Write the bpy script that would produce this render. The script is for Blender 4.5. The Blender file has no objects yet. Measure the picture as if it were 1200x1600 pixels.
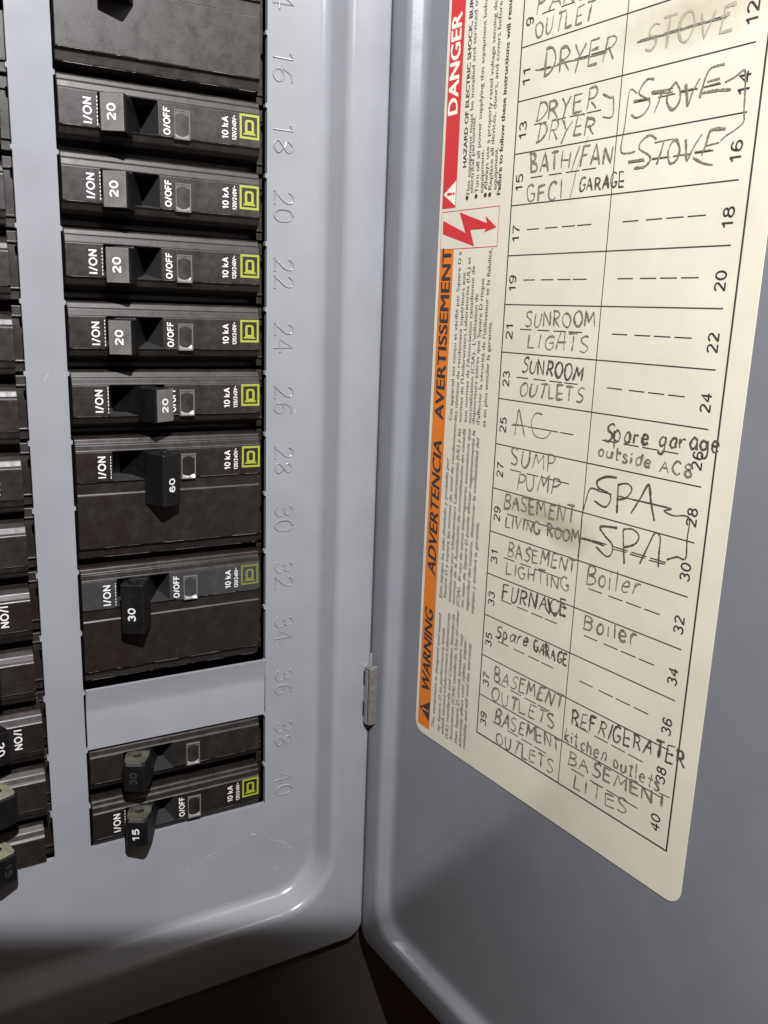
import bpy, bmesh, math, random
from mathutils import Vector, Matrix
from mathutils.geometry import tessellate_polygon
random.seed(7)
SC = bpy.context.scene
COL = SC.collection
MM = 0.001
R = math.radians

# ------------------------------------------------------------------ camera, light, exposure
def W(u, v, w):                      # panel frame in mm: u right, v up, w out of the panel
    return Vector((u * MM, -w * MM, v * MM))

cam_d = bpy.data.cameras.new('camera')
cam_d.sensor_fit = 'AUTO'
cam_d.sensor_width = 36.0
cam_d.lens = 1330.7 / 1600 * 36.0
cam_d.clip_start = 0.01
cam_d.clip_end = 50
cam = bpy.data.objects.new('camera', cam_d)
COL.objects.link(cam)
RX = (0.87439106, 0.03495794, 0.48396097)
RY = (-0.08076732, -0.97300085, 0.2162082)
RZ = (0.47845262, -0.22813875, -0.84795978)
def dirW(a): return Vector((a[0], -a[2], a[1]))
mx, my, mz = dirW(RX), -dirW(RY), -dirW(RZ)
M = Matrix((mx, my, mz)).transposed().to_4x4()
M.translation = W(-97.26127494, 171.87967569, 249.1323497)
cam.matrix_world = M
SC.camera = cam

world = bpy.data.worlds.new('World')
SC.world = world
world.use_nodes = True
bg = world.node_tree.nodes['Background']
# a dim, warm room: lighter ceiling, dark floor
_nt = world.node_tree
_tc = _nt.nodes.new('ShaderNodeTexCoord'); _sx = _nt.nodes.new('ShaderNodeSeparateXYZ'); _rp = _nt.nodes.new('ShaderNodeMapRange')
_nt.links.new(_tc.outputs['Generated'], _sx.inputs[0]); _nt.links.new(_sx.outputs['Z'], _rp.inputs[0])
_rp.inputs[1].default_value = -0.6; _rp.inputs[2].default_value = 0.9; _rp.inputs[3].default_value = 0.016; _rp.inputs[4].default_value = 0.16
_nt.links.new(_rp.outputs[0], bg.inputs[1])
bg.inputs[0].default_value = (1.0, 0.58, 0.27, 1)

# one work lamp above and behind the camera; an added beam mask stands for an unseen phone's shadow
key_d = bpy.data.lights.new('work_lamp', 'POINT')
key_d.energy = 42.5
key_d.color = (1.0, 0.985, 1.0)
key_d.shadow_soft_size = 0.004
key = bpy.data.objects.new('work_lamp', key_d)
COL.objects.link(key)
KEY = (-105.0, 500.0, 420.0)
key.location = W(*KEY)
def cut(p, q):                       # unit normal of the plane through the lamp and two points, pointing up the panel
    a = Vector([p[i] - KEY[i] for i in range(3)]); b_ = Vector([q[i] - KEY[i] for i in range(3)])
    n_ = a.cross(b_).normalized()
    return dirW(n_)
n1 = cut((-85, -16.5, 0), (0, -47, 0))
if n1.z < 0: n1 = -n1
n2 = cut((46.0, -11.6, 60.2), (47.4, -44.1, 73.9))
if n2.y > 0: n2 = -n2
key_d.use_nodes = True
_nt = key_d.node_tree
_em = _nt.nodes['Emission']
_tc = _nt.nodes.new('ShaderNodeTexCoord')
def _step(n_, a, b_):
    d = _nt.nodes.new('ShaderNodeVectorMath'); d.operation = 'DOT_PRODUCT'
    _nt.links.new(_tc.outputs['Normal'], d.inputs[0]); d.inputs[1].default_value = n_
    m_ = _nt.nodes.new('ShaderNodeMapRange'); m_.interpolation_type = 'SMOOTHSTEP'
    _nt.links.new(d.outputs['Value'], m_.inputs[0])
    m_.inputs[1].default_value = a; m_.inputs[2].default_value = b_
    return m_.outputs[0]
_mx = _nt.nodes.new('ShaderNodeMath'); _mx.operation = 'MAXIMUM'
_nt.links.new(_step(n1, -0.0035, 0.0035), _mx.inputs[0])
_nt.links.new(_step(n2, -0.10, 0.07), _mx.inputs[1])
_nt.links.new(_mx.outputs[0], _em.inputs['Strength'])

vs = SC.view_settings
vs.view_transform = 'Standard'
vs.look = 'None'
vs.exposure = 0.0
vs.gamma = 1.0
vs.use_curve_mapping = False
SC.cycles.use_denoising = True
SC.cycles.max_bounces = 8

# ------------------------------------------------------------------ materials
def mat(name, col, rough=0.5, metal=0.0, coat=0.0, spec=0.5):
    m = bpy.data.materials.new(name)
    m.use_nodes = True
    b = m.node_tree.nodes['Principled BSDF']
    b.inputs['Base Color'].default_value = (*col, 1)
    b.inputs['Roughness'].default_value = rough
    b.inputs['Metallic'].default_value = metal
    b.inputs['Coat Weight'].default_value = coat
    b.inputs['Specular IOR Level'].default_value = spec
    return m

def N(m, t, **kw):
    n = m.node_tree.nodes.new(t)
    for k, v in kw.items(): setattr(n, k, v)
    return n
def L(m, a, b): m.node_tree.links.new(a, b)
def coords(m):
    return N(m, 'ShaderNodeTexCoord').outputs['Object']
def noise(m, scale, detail=4, rough=0.55, co=None, dist=0.0):
    n = N(m, 'ShaderNodeTexNoise')
    n.inputs['Scale'].default_value = scale
    n.inputs['Detail'].default_value = detail
    n.inputs['Roughness'].default_value = rough
    n.inputs['Distortion'].default_value = dist
    L(m, co if co is not None else coords(m), n.inputs['Vector'])
    return n.outputs['Fac']
def ramp(m, fac, stops):
    r = N(m, 'ShaderNodeValToRGB')
    e = r.color_ramp.elements
    while len(e) < len(stops): e.new(0.5)
    for i, (p, c) in enumerate(stops):
        e[i].position = p
        e[i].color = (*c, 1) if isinstance(c, tuple) else (c, c, c, 1)
    L(m, fac, r.inputs[0])
    return r.outputs[0]
def bump(m, fac, strength, dist):
    b = N(m, 'ShaderNodeBump')
    b.inputs['Strength'].default_value = strength
    b.inputs['Distance'].default_value = dist
    L(m, fac, b.inputs['Height'])
    L(m, b.outputs[0], m.node_tree.nodes['Principled BSDF'].inputs['Normal'])
def bsdf(m): return m.node_tree.nodes['Principled BSDF']

def paint(name, col, rough):
    m = mat(name, col, rough)
    n1 = noise(m, 60, 5)
    c2 = tuple(x * 0.90 for x in col)
    L(m, ramp(m, n1, [(0.3, c2), (0.7, col)]), bsdf(m).inputs['Base Color'])
    n2 = noise(m, 35, 6, 0.65)
    L(m, ramp(m, n2, [(0.3, rough - 0.05), (0.75, rough + 0.09)]), bsdf(m).inputs['Roughness'])
    bump(m, noise(m, 900, 2), 0.05, 0.0002)
    return m

M_COVER = paint('grey_enamel', (0.153, 0.160, 0.172), 0.17)
M_DOOR = paint('door_enamel', (0.127, 0.134, 0.147), 0.19)
M_PLATE = paint('plate_enamel', (0.172, 0.180, 0.195), 0.26)
M_TRIM = paint('shaded_trim_enamel', (0.046, 0.038, 0.032), 0.45)  # grey enamel darkened and browned to carry the shade around the cover
M_BOX = mat('dark_interior', (0.006, 0.006, 0.006), 0.7)

def plastic(name, col, dust, rough, amt=(0.50, 0.80), spec=0.4):
    m = mat(name, col, rough)
    co = coords(m)
    n1 = noise(m, 210, 7, 0.72, co, 0.2)
    n2 = noise(m, 1500, 3, 0.6, co)
    mx_ = N(m, 'ShaderNodeMath', operation='MULTIPLY')
    L(m, n1, mx_.inputs[0]); mx_.inputs[1].default_value = 0.8
    ad = N(m, 'ShaderNodeMath', operation='ADD')
    sc_ = N(m, 'ShaderNodeMath', operation='MULTIPLY')
    L(m, n2, sc_.inputs[0]); sc_.inputs[1].default_value = 0.25
    L(m, mx_.outputs[0], ad.inputs[0]); L(m, sc_.outputs[0], ad.inputs[1])
    L(m, ramp(m, ad.outputs[0], [(amt[0], col), (amt[1], dust)]), bsdf(m).inputs['Base Color'])
    L(m, ramp(m, n1, [(0.3, rough - 0.08), (0.7, rough + 0.15)]), bsdf(m).inputs['Roughness'])
    bsdf(m).inputs['Specular IOR Level'].default_value = spec
    bump(m, n2, 0.12, 0.00012)
    return m
M_BODY = plastic('dark_brown_moulding', (0.0076, 0.0057, 0.0045), (0.0140, 0.0112, 0.0092), 0.40)
M_BODYGLOSS = plastic('smooth_brown_moulding', (0.0078, 0.0055, 0.0045), (0.0102, 0.0077, 0.0064), 0.34)
M_SHEEN = plastic('sheen_tinted_face', (0.021, 0.0215, 0.0235), (0.032, 0.033, 0.036), 0.30)  # blue-grey sheen of the face put into its base colour
M_TOGGLE = plastic('black_toggle', (0.0028, 0.0028, 0.0028), (0.0055, 0.005, 0.0045), 0.42, spec=0.22)
M_TIP = plastic('grey_toggle_tip', (0.05, 0.0455, 0.041), (0.085, 0.079, 0.07), 0.5, (0.4, 0.75))  # paler grey for the front cap of the toggles
M_OLDTIP = plastic('weathered_toggle_top', (0.02, 0.019, 0.0145), (0.06, 0.057, 0.042), 0.55, (0.4, 0.7))
M_PALETIP = plastic('olive_toggle_top', (0.07, 0.066, 0.046), (0.14, 0.132, 0.098), 0.6, (0.4, 0.7))
M_WHITE = mat('white_print', (0.40, 0.40, 0.395), 0.6)
M_LIME = mat('lime_print', (0.165, 0.19, 0.012), 0.5)
M_LIMEDULL = mat('faded_lime_print', (0.085, 0.095, 0.018), 0.5)
M_LENS = mat('smoky_clear_plastic', (0.15, 0.146, 0.148), 0.24, coat=0.8)
bsdf(M_LENS).inputs['Transmission Weight'].default_value = 0.25
M_LENSFRAME = mat('clear_plastic_rim', (0.085, 0.082, 0.08), 0.15, coat=0.7)
M_INK = mat('black_ink', (0.018, 0.016, 0.016), 0.6)
M_GREYINK = mat('small_print_ink', (0.055, 0.050, 0.047), 0.6)
M_RED = mat('red_ink', (0.38, 0.014, 0.018), 0.5)
M_ORANGE = mat('orange_ink', (0.46, 0.118, 0.003), 0.5)
M_CREAMINK = mat('cream_knockout', (0.60, 0.55, 0.46), 0.5)
M_STEEL = mat('bare_steel', (0.09, 0.08, 0.078), 0.45, metal=0.3)
L(M_STEEL, ramp(M_STEEL, noise(M_STEEL, 700, 5, .7), [(.35, (0.085, 0.079, 0.076)), (.55, (0.112, 0.105, 0.101)), (.78, (0.17, 0.165, 0.16))]), bsdf(M_STEEL).inputs['Base Color'])
M_WEAR_GLINT = mat('worn_edge_glint', (0.075, 0.069, 0.064), 0.4)  # bright edge highlights put into a paler colour, along with some wear
M_SCRATCH = mat('scratched_paint', (0.25, 0.255, 0.27), 0.4)

def pencil(name, a, b):
    m = mat(name, a, 0.5)
    L(m, ramp(m, noise(m, 2600, 3, 0.7), [(0.35, a), (0.72, b)]), bsdf(m).inputs['Base Color'])
    return m
M_PEN = pencil('dark_pen', (0.022, 0.020, 0.017), (0.10, 0.09, 0.072))
M_PENCIL = pencil('soft_pencil', (0.040, 0.037, 0.030), (0.24, 0.22, 0.17))
M_FAINT = pencil('half_erased_pencil', (0.19, 0.178, 0.135), (0.30, 0.28, 0.215))

# ------------------------------------------------------------------ mesh helpers
class MB:
    def __init__(s): s.v = []; s.f = []; s.mi = []; s.mats = []
    def m(s, mt):
        if mt not in s.mats: s.mats.append(mt)
        return s.mats.index(mt)
    def add(s, verts, faces, mt):
        o = len(s.v); i = s.m(mt)
        s.v += [Vector(p) for p in verts]
        for f in faces: s.f.append([o + k for k in f]); s.mi.append(i)
    def mesh(s, name, smooth=False):
        me = bpy.data.meshes.new(name)
        me.from_pydata(s.v, [], s.f)
        for mt in s.mats: me.materials.append(mt)
        for p, i in zip(me.polygons, s.mi):
            p.material_index = i
            p.use_smooth = smooth
        me.update()
        return me
def fix_normals(me):
    bm = bmesh.new(); bm.from_mesh(me)
    bmesh.ops.remove_doubles(bm, verts=bm.verts, dist=1e-7)
    bmesh.ops.recalc_face_normals(bm, faces=bm.faces)
    bm.to_mesh(me); bm.free()
def link(name, me, parent=None):
    o = bpy.data.objects.new(name, me)
    COL.objects.link(o)
    if parent is not None: o.parent = parent
    return o
def empty(name, loc, label, cat, group=None):
    o = bpy.data.objects.new(name, None)
    COL.objects.link(o)
    o.location = loc
    o.empty_display_size = 0.01
    o['label'] = label; o['category'] = cat
    if group: o['group'] = group
    return o
def bevel(o, width, seg=2, ang=30):
    b = o.modifiers.new('bevel', 'BEVEL')
    b.width = width; b.segments = seg; b.limit_method = 'ANGLE'; b.angle_limit = R(ang)
    b.harden_normals = False
    return o
def smooth(o, ang=35):
    for p in o.data.polygons: p.use_smooth = True
    try: o.data.set_sharp_from_angle(angle=R(ang))
    except Exception: pass
    return o
def box(mb, a, b, mt, fn=W):
    (x0, y0, z0), (x1, y1, z1) = a, b
    P = [fn(x, y, z) for x in (x0, x1) for y in (y0, y1) for z in (z0, z1)]
    mb.add(P, [(0, 1, 3, 2), (4, 6, 7, 5), (0, 4, 5, 1), (2, 3, 7, 6), (0, 2, 6, 4), (1, 5, 7, 3)], mt)
def poly(mb, pts, mt):
    """flat, possibly concave polygon from 3-D points"""
    P = [Vector(p) for p in pts]
    mb.add(P, [t for t in tessellate_polygon([P])], mt)
def ring(mb, outer, inner, mt):
    n = len(outer)
    mb.add(list(outer) + list(inner), [(i, (i + 1) % n, n + (i + 1) % n, n + i) for i in range(n)], mt)

_fonts = {}
def glyph_mesh(s, bold, shear):
    k = (s, bold, shear)
    if k in _fonts: return _fonts[k]
    cu = bpy.data.curves.new('t', 'FONT')
    cu.body = s; cu.size = 1.0; cu.offset = bold; cu.shear = shear
    cu.resolution_u = 3
    cu.fill_mode = 'BOTH'
    ob = bpy.data.objects.new('t', cu)
    COL.objects.link(ob)
    dg = bpy.context.evaluated_depsgraph_get()
    me = bpy.data.meshes.new_from_object(ob.evaluated_get(dg))
    vs_ = [(v.co.x, v.co.y) for v in me.vertices]
    fs_ = [tuple(p.vertices) for p in me.polygons]
    bpy.data.objects.remove(ob); bpy.data.curves.remove(cu); bpy.data.meshes.remove(me)
    _fonts[k] = (vs_, fs_)
    return vs_, fs_
CAPH = None
def text(mb, s, o, X, Y, width, cap, mt, bold=0.0, shear=0.0, ref=None, centre=False):
    """o origin (3-D), X and Y unit directions (3-D, metres), width and cap height in mm"""
    global CAPH
    if CAPH is None: CAPH = max(y for x, y in glyph_mesh('H', 0, 0)[0])
    vs_, fs_ = glyph_mesh(s, bold, shear)
    xs = [x for x, y in vs_]
    x0, x1 = min(xs), max(xs)
    sy = cap / CAPH
    if width is None: sx = sy
    else:
        if ref:
            rx = [x for x, y in glyph_mesh(ref, bold, shear)[0]]
            sx = width / (max(rx) - min(rx))
        else: sx = width / (x1 - x0)
    off = (x0 + x1) / 2 if centre else x0
    mb.add([o + X * ((x - off) * sx * MM) + Y * (y * sy * MM) for x, y in vs_], fs_, mt)

def catmull(P, n=5):
    if len(P) < 3: return list(P)
    Q = [P[0]] + list(P) + [P[-1]]
    out = []
    for i in range(1, len(Q) - 2):
        a, b, c, d = Q[i - 1], Q[i], Q[i + 1], Q[i + 2]
        for k in range(n):
            t = k / n
            out.append(tuple(0.5 * ((2 * b[j]) + (-a[j] + c[j]) * t + (2 * a[j] - 5 * b[j] + 4 * c[j] - d[j]) * t * t
                       + (-a[j] + 3 * b[j] - 3 * c[j] + d[j]) * t ** 3) for j in (0, 1)))
    out.append(tuple(P[-1]))
    return out
def ribbon(mb, P, width, fn, mt, jit=0.0, z=0.0):
    """a pen stroke through 2-D points; fn maps (x, y, z) to 3-D"""
    n = len(P)
    if n < 2: return
    Lp, Rp = [], []
    ph, am = random.uniform(0, 6.28), min(.3, jit)
    for i in range(n):
        a = P[max(i - 1, 0)]; b = P[min(i + 1, n - 1)]
        dx, dy = b[0] - a[0], b[1] - a[1]
        l = math.hypot(dx, dy) or 1e-9
        w = (1 + am * math.sin(ph + 4.5 * i / n)) * width * 0.5 * (1 + random.uniform(-jit, jit))
        if i in (0, n - 1): w *= 0.7
        Lp.append(fn(P[i][0] - dy / l * w, P[i][1] + dx / l * w, z))
        Rp.append(fn(P[i][0] + dy / l * w, P[i][1] - dx / l * w, z))
    mb.add(Lp + Rp, [(i, n + i, n + i + 1, i + 1) for i in range(n - 1)], mt)
def tube(mb, P3, rad, mt, seg=6):
    n = len(P3); V = []; F = []
    for i in range(n):
        t = (P3[min(i + 1, n - 1)] - P3[max(i - 1, 0)]).normalized()
        a = t.orthogonal().normalized(); b = t.cross(a)
        if i: # keep frames aligned
            a = (pa - t * pa.dot(t)).normalized(); b = t.cross(a)
        pa = a
        for k in range(seg):
            th = 2 * math.pi * k / seg
            V.append(P3[i] + (a * math.cos(th) + b * math.sin(th)) * rad)
    for i in range(n - 1):
        for k in range(seg):
            F.append((i * seg + k, i * seg + (k + 1) % seg, (i + 1) * seg + (k + 1) % seg, (i + 1) * seg + k))
    F.append(tuple(range(seg))[::-1]); F.append(tuple((n - 1) * seg + k for k in range(seg)))
    mb.add(V, F, mt)

# one-stroke letters: (width, [(smooth?, points)...]) in a unit-high box
G = {
'A': (.62, [(0, [(0, 0), (.3, 1), (.6, 0)]), (0, [(.1, .38), (.52, .36)])]),
'B': (.55, [(0, [(.06, 0), (.08, 1)]), (1, [(.02, 1), (.3, 1), (.48, .84), (.38, .6), (.1, .54)]), (1, [(.1, .54), (.42, .5), (.55, .26), (.4, .04), (.02, 0)])]),
'C': (.55, [(1, [(.52, .85), (.34, 1), (.1, .85), (.02, .5), (.1, .15), (.34, 0), (.55, .12)])]),
'D': (.6, [(0, [(.08, 0), (.1, 1)]), (1, [(.02, .98), (.35, .95), (.58, .7), (.55, .35), (.3, .05), (.0, 0)])]),
'E': (.5, [(0, [(.48, 1), (.05, .98), (.04, 0), (.5, .03)]), (0, [(.05, .52), (.42, .54)])]),
'F': (.5, [(0, [(.48, 1), (.05, .98), (.04, 0)]), (0, [(.05, .55), (.4, .57)])]),
'G': (.6, [(1, [(.52, .88), (.32, 1), (.08, .82), (.02, .45), (.15, .08), (.4, .02), (.55, .2), (.56, .42)]), (0, [(.32, .42), (.6, .42)])]),
'H': (.6, [(0, [(.04, 0), (.05, 1)]), (0, [(.55, 0), (.55, 1)]), (0, [(.04, .5), (.55, .53)])]),
'I': (.2, [(0, [(.1, 0), (.1, 1)])]),
'K': (.55, [(0, [(.05, 0), (.06, 1)]), (0, [(.5, .95), (.06, .45), (.55, 0)])]),
'L': (.5, [(0, [(.06, 1), (.04, .02), (.5, .03)])]),
'M': (.72, [(0, [(.02, 0), (.1, 1), (.36, .35), (.62, 1), (.72, 0)])]),
'N': (.6, [(0, [(.03, 0), (.06, 1), (.54, .02), (.57, 1)])]),
'O': (.6, [(1, [(.3, 1), (.06, .8), (.02, .4), (.2, .02), (.46, .08), (.6, .5), (.48, .9), (.28, 1.0)])]),
'P': (.52, [(0, [(.06, -.05), (.08, 1)]), (1, [(.02, .98), (.34, 1), (.52, .78), (.38, .54), (.08, .46)])]),
'R': (.55, [(0, [(.06, 0), (.08, 1)]), (1, [(.02, .98), (.34, 1), (.5, .78), (.36, .55), (.08, .5)]), (0, [(.22, .5), (.56, 0)])]),
'S': (.5, [(1, [(.48, .9), (.3, 1), (.08, .86), (.12, .62), (.38, .45), (.48, .22), (.3, 0), (.02, .08)])]),
'T': (.56, [(0, [(.0, .98), (.56, 1)]), (0, [(.29, 1), (.27, 0)])]),
'U': (.56, [(1, [(.04, 1), (.03, .4), (.14, .04), (.36, .03), (.5, .35), (.52, 1)])]),
'V': (.58, [(0, [(.0, 1), (.28, 0), (.58, 1)])]),
'Y': (.56, [(0, [(.02, 1), (.28, .5)]), (0, [(.58, 1), (.28, .45), (.16, -.25)])]),
'/': (.35, [(0, [(0, -.15), (.35, 1.15)])]),
'8': (.5, [(1, [(.3, .5), (.06, .72), (.26, 1), (.46, .75), (.2, .45), (.04, .2), (.26, 0), (.48, .22), (.3, .5)])]),
'a': (.45, [(1, [(.4, .55), (.2, .62), (.03, .3), (.16, 0), (.38, .2), (.41, .58)]), (1, [(.41, .58), (.4, .15), (.48, .02)])]),
'c': (.4, [(1, [(.38, .5), (.2, .62), (.03, .32), (.18, 0), (.4, .1)])]),
'd': (.46, [(1, [(.4, .5), (.2, .6), (.03, .3), (.16, 0), (.4, .2)]), (0, [(.42, 1.05), (.41, 0)])]),
'e': (.42, [(1, [(.04, .32), (.38, .36), (.32, .58), (.14, .58), (.03, .28), (.16, 0), (.4, .08)])]),
'g': (.45, [(1, [(.4, .5), (.2, .62), (.03, .34), (.16, .08), (.38, .24), (.41, .58)]), (1, [(.41, .58), (.4, -.2), (.2, -.4), (.02, -.26)])]),
'h': (.44, [(0, [(.05, 1.05), (.04, 0)]), (1, [(.04, .35), (.2, .6), (.38, .5), (.4, 0)])]),
'i': (.16, [(0, [(.08, .6), (.08, 0)]), (0, [(.07, .86), (.09, .9)])]),
'k': (.42, [(0, [(.05, 1.05), (.04, 0)]), (0, [(.38, .6), (.06, .3), (.42, 0)])]),
'l': (.16, [(0, [(.08, 1.05), (.08, 0)])]),
'n': (.44, [(0, [(.05, .6), (.04, 0)]), (1, [(.05, .35), (.2, .62), (.38, .5), (.4, 0)])]),
'o': (.42, [(1, [(.2, .62), (.04, .42), (.08, .08), (.28, .02), (.4, .3), (.3, .58), (.18, .62)])]),
'p': (.45, [(0, [(.06, .62), (.04, -.4)]), (1, [(.05, .5), (.26, .64), (.42, .36), (.28, .04), (.05, .1)])]),
'r': (.36, [(0, [(.05, .6), (.04, 0)]), (1, [(.05, .34), (.18, .58), (.36, .56)])]),
's': (.36, [(1, [(.34, .54), (.16, .62), (.05, .46), (.2, .32), (.33, .16), (.18, 0), (.0, .06)])]),
't': (.36, [(0, [(.17, 1), (.16, .0), (.3, .02)]), (0, [(.0, .64), (.34, .66)])]),
'u': (.44, [(1, [(.05, .6), (.04, .2), (.16, .0), (.36, .14), (.4, .6)]), (0, [(.4, .6), (.41, 0)])]),
'0': (.5, [(1, [(.25, 1), (.04, .8), (.03, .25), (.25, 0), (.47, .25), (.46, .8), (.25, 1)])]),
'1': (.4, [(0, [(.1, .84), (.28, 1), (.28, 0)])]),
'2': (.5, [(1, [(.04, .8), (.2, 1), (.44, .9), (.42, .6), (.2, .28), (.03, .02)]), (0, [(.03, .02), (.5, .02)])]),
'3': (.5, [(1, [(.05, .88), (.26, 1), (.45, .8), (.36, .56), (.2, .53)]), (1, [(.2, .53), (.42, .46), (.48, .2), (.26, 0), (.02, .12)])]),
'4': (.56, [(0, [(.38, 0), (.36, 1), (.02, .3), (.56, .3)])]),
'6': (.5, [(1, [(.42, .95), (.18, .85), (.04, .45), (.08, .1), (.3, 0), (.47, .22), (.36, .5), (.16, .5), (.04, .28)])]),
'9': (.5, [(1, [(.46, .7), (.3, .98), (.08, .88), (.06, .62), (.24, .5), (.44, .66), (.46, .8), (.36, 0)])]),
' ': (.3, []),
}
def strokes(s):
    """letters laid out along x from 0, unit height; returns (total width, list of (smooth, pts))"""
    x = 0; out = []
    for ch in s:
        w_, st = G[ch]
        for sm, p in st: out.append((sm, [(x + a, b) for a, b in p], ch))
        x += w_ + .2
    return x - .2, out

def arc(cx, cy, rx, ry, a0, a1, n=14):
    return [(cx + rx * math.cos(R(a0 + (a1 - a0) * k / n)), cy + ry * math.sin(R(a0 + (a1 - a0) * k / n))) for k in range(n + 1)]
# even, upright figures and capitals for printing
C = {
'0': (.56, [arc(.28, .5, .24, .46, 90, 450, 24)]),
'1': (.36, [[(.03, .74), (.15, .80), (.24, .96)], [(.24, 1.0), (.24, 0)]]),
'2': (.56, [arc(.28, .72, .23, .24, 165, -30) + [(.05, .06)], [(.03, .05), (.54, .05)]]),
'3': (.56, [arc(.27, .74, .21, .22, 160, -90), arc(.27, .28, .24, .24, 90, -160)]),
'4': (.58, [[(.40, 0), (.40, .94), (.04, .32)], [(.03, .29), (.57, .29)]]),
'5': (.56, [[(.50, .93), (.13, .93), (.08, .50)], [(.08, .50)] + arc(.27, .33, .24, .28, 125, -150)]),
'6': (.56, [arc(.28, .30, .23, .26, 0, 360, 20), [(.05, .32), (.08, .62)] + arc(.30, .66, .20, .29, 150, 25)]),
'7': (.54, [[(.03, .94), (.51, .94), (.30, .5), (.20, 0)]]),
'8': (.56, [arc(.28, .74, .19, .21, 0, 360, 20), arc(.28, .28, .23, .25, 0, 360, 20)]),
'9': (.56, [arc(.28, .70, .23, .26, 0, 360, 20), [(.51, .68), (.48, .38)] + arc(.26, .34, .20, .29, -25, -150)]),
'I': (.16, [[(.08, 0), (.08, 1)]]),
'/': (.34, [[(.03, -.02), (.31, 1.02)]]),
'O': (.72, [arc(.36, .5, .32, .45, 90, 450, 26)]),
'N': (.62, [[(.06, 0), (.06, 1)], [(.06, .95), (.55, .05)], [(.55, 0), (.55, 1)]]),
'F': (.52, [[(.06, 0), (.06, 1)], [(.06, .94), (.52, .94)], [(.06, .52), (.46, .52)]]),
'k': (.5, [[(.06, 0), (.06, 1)], [(.46, .68), (.10, .32)], [(.2, .42), (.48, 0)]]),
'A': (.68, [[(.03, 0), (.34, 1)], [(.34, 1), (.65, 0)], [(.15, .32), (.53, .32)]]),
'V': (.64, [[(.02, 1), (.32, 0)], [(.32, 0), (.62, 1)]]),
'~': (.5, [[(.02, .45), (.14, .56), (.25, .5), (.36, .44), (.48, .55)]]),
' ': (.16, []),
}
def clean(mb, s, fn, width, cap, mt, wid):
    tot = sum(C[c][0] + .15 for c in s) - .15
    kx = width / tot
    x = 0; j = 0
    for c in s:
        w_, st = C[c]
        for p in st:
            P = [((x + a) * kx, b * cap) for a, b in p]
            n = len(P); Lp = []; Rp = []
            for i in range(n):
                a = P[max(i - 1, 0)]; b = P[min(i + 1, n - 1)]
                dx, dy = b[0] - a[0], b[1] - a[1]; l = math.hypot(dx, dy) or 1e-9
                hw = wid / 2
                if 0 < i < n - 1:      # mitre
                    d1 = (P[i][0] - a[0], P[i][1] - a[1]); l1 = math.hypot(*d1) or 1e-9
                    co = (d1[0] * dx + d1[1] * dy) / (l1 * l); hw = hw / max(co, .5)
                Lp.append(fn(P[i][0] - dy / l * hw, P[i][1] + dx / l * hw, .003 * j))
                Rp.append(fn(P[i][0] + dy / l * hw, P[i][1] - dx / l * hw, .003 * j))
            mb.add(Lp + Rp, [(i, n + i, n + i + 1, i + 1) for i in range(n - 1)], mt)
            j = (j + 1) % 4
        x += w_ + .15
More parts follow.
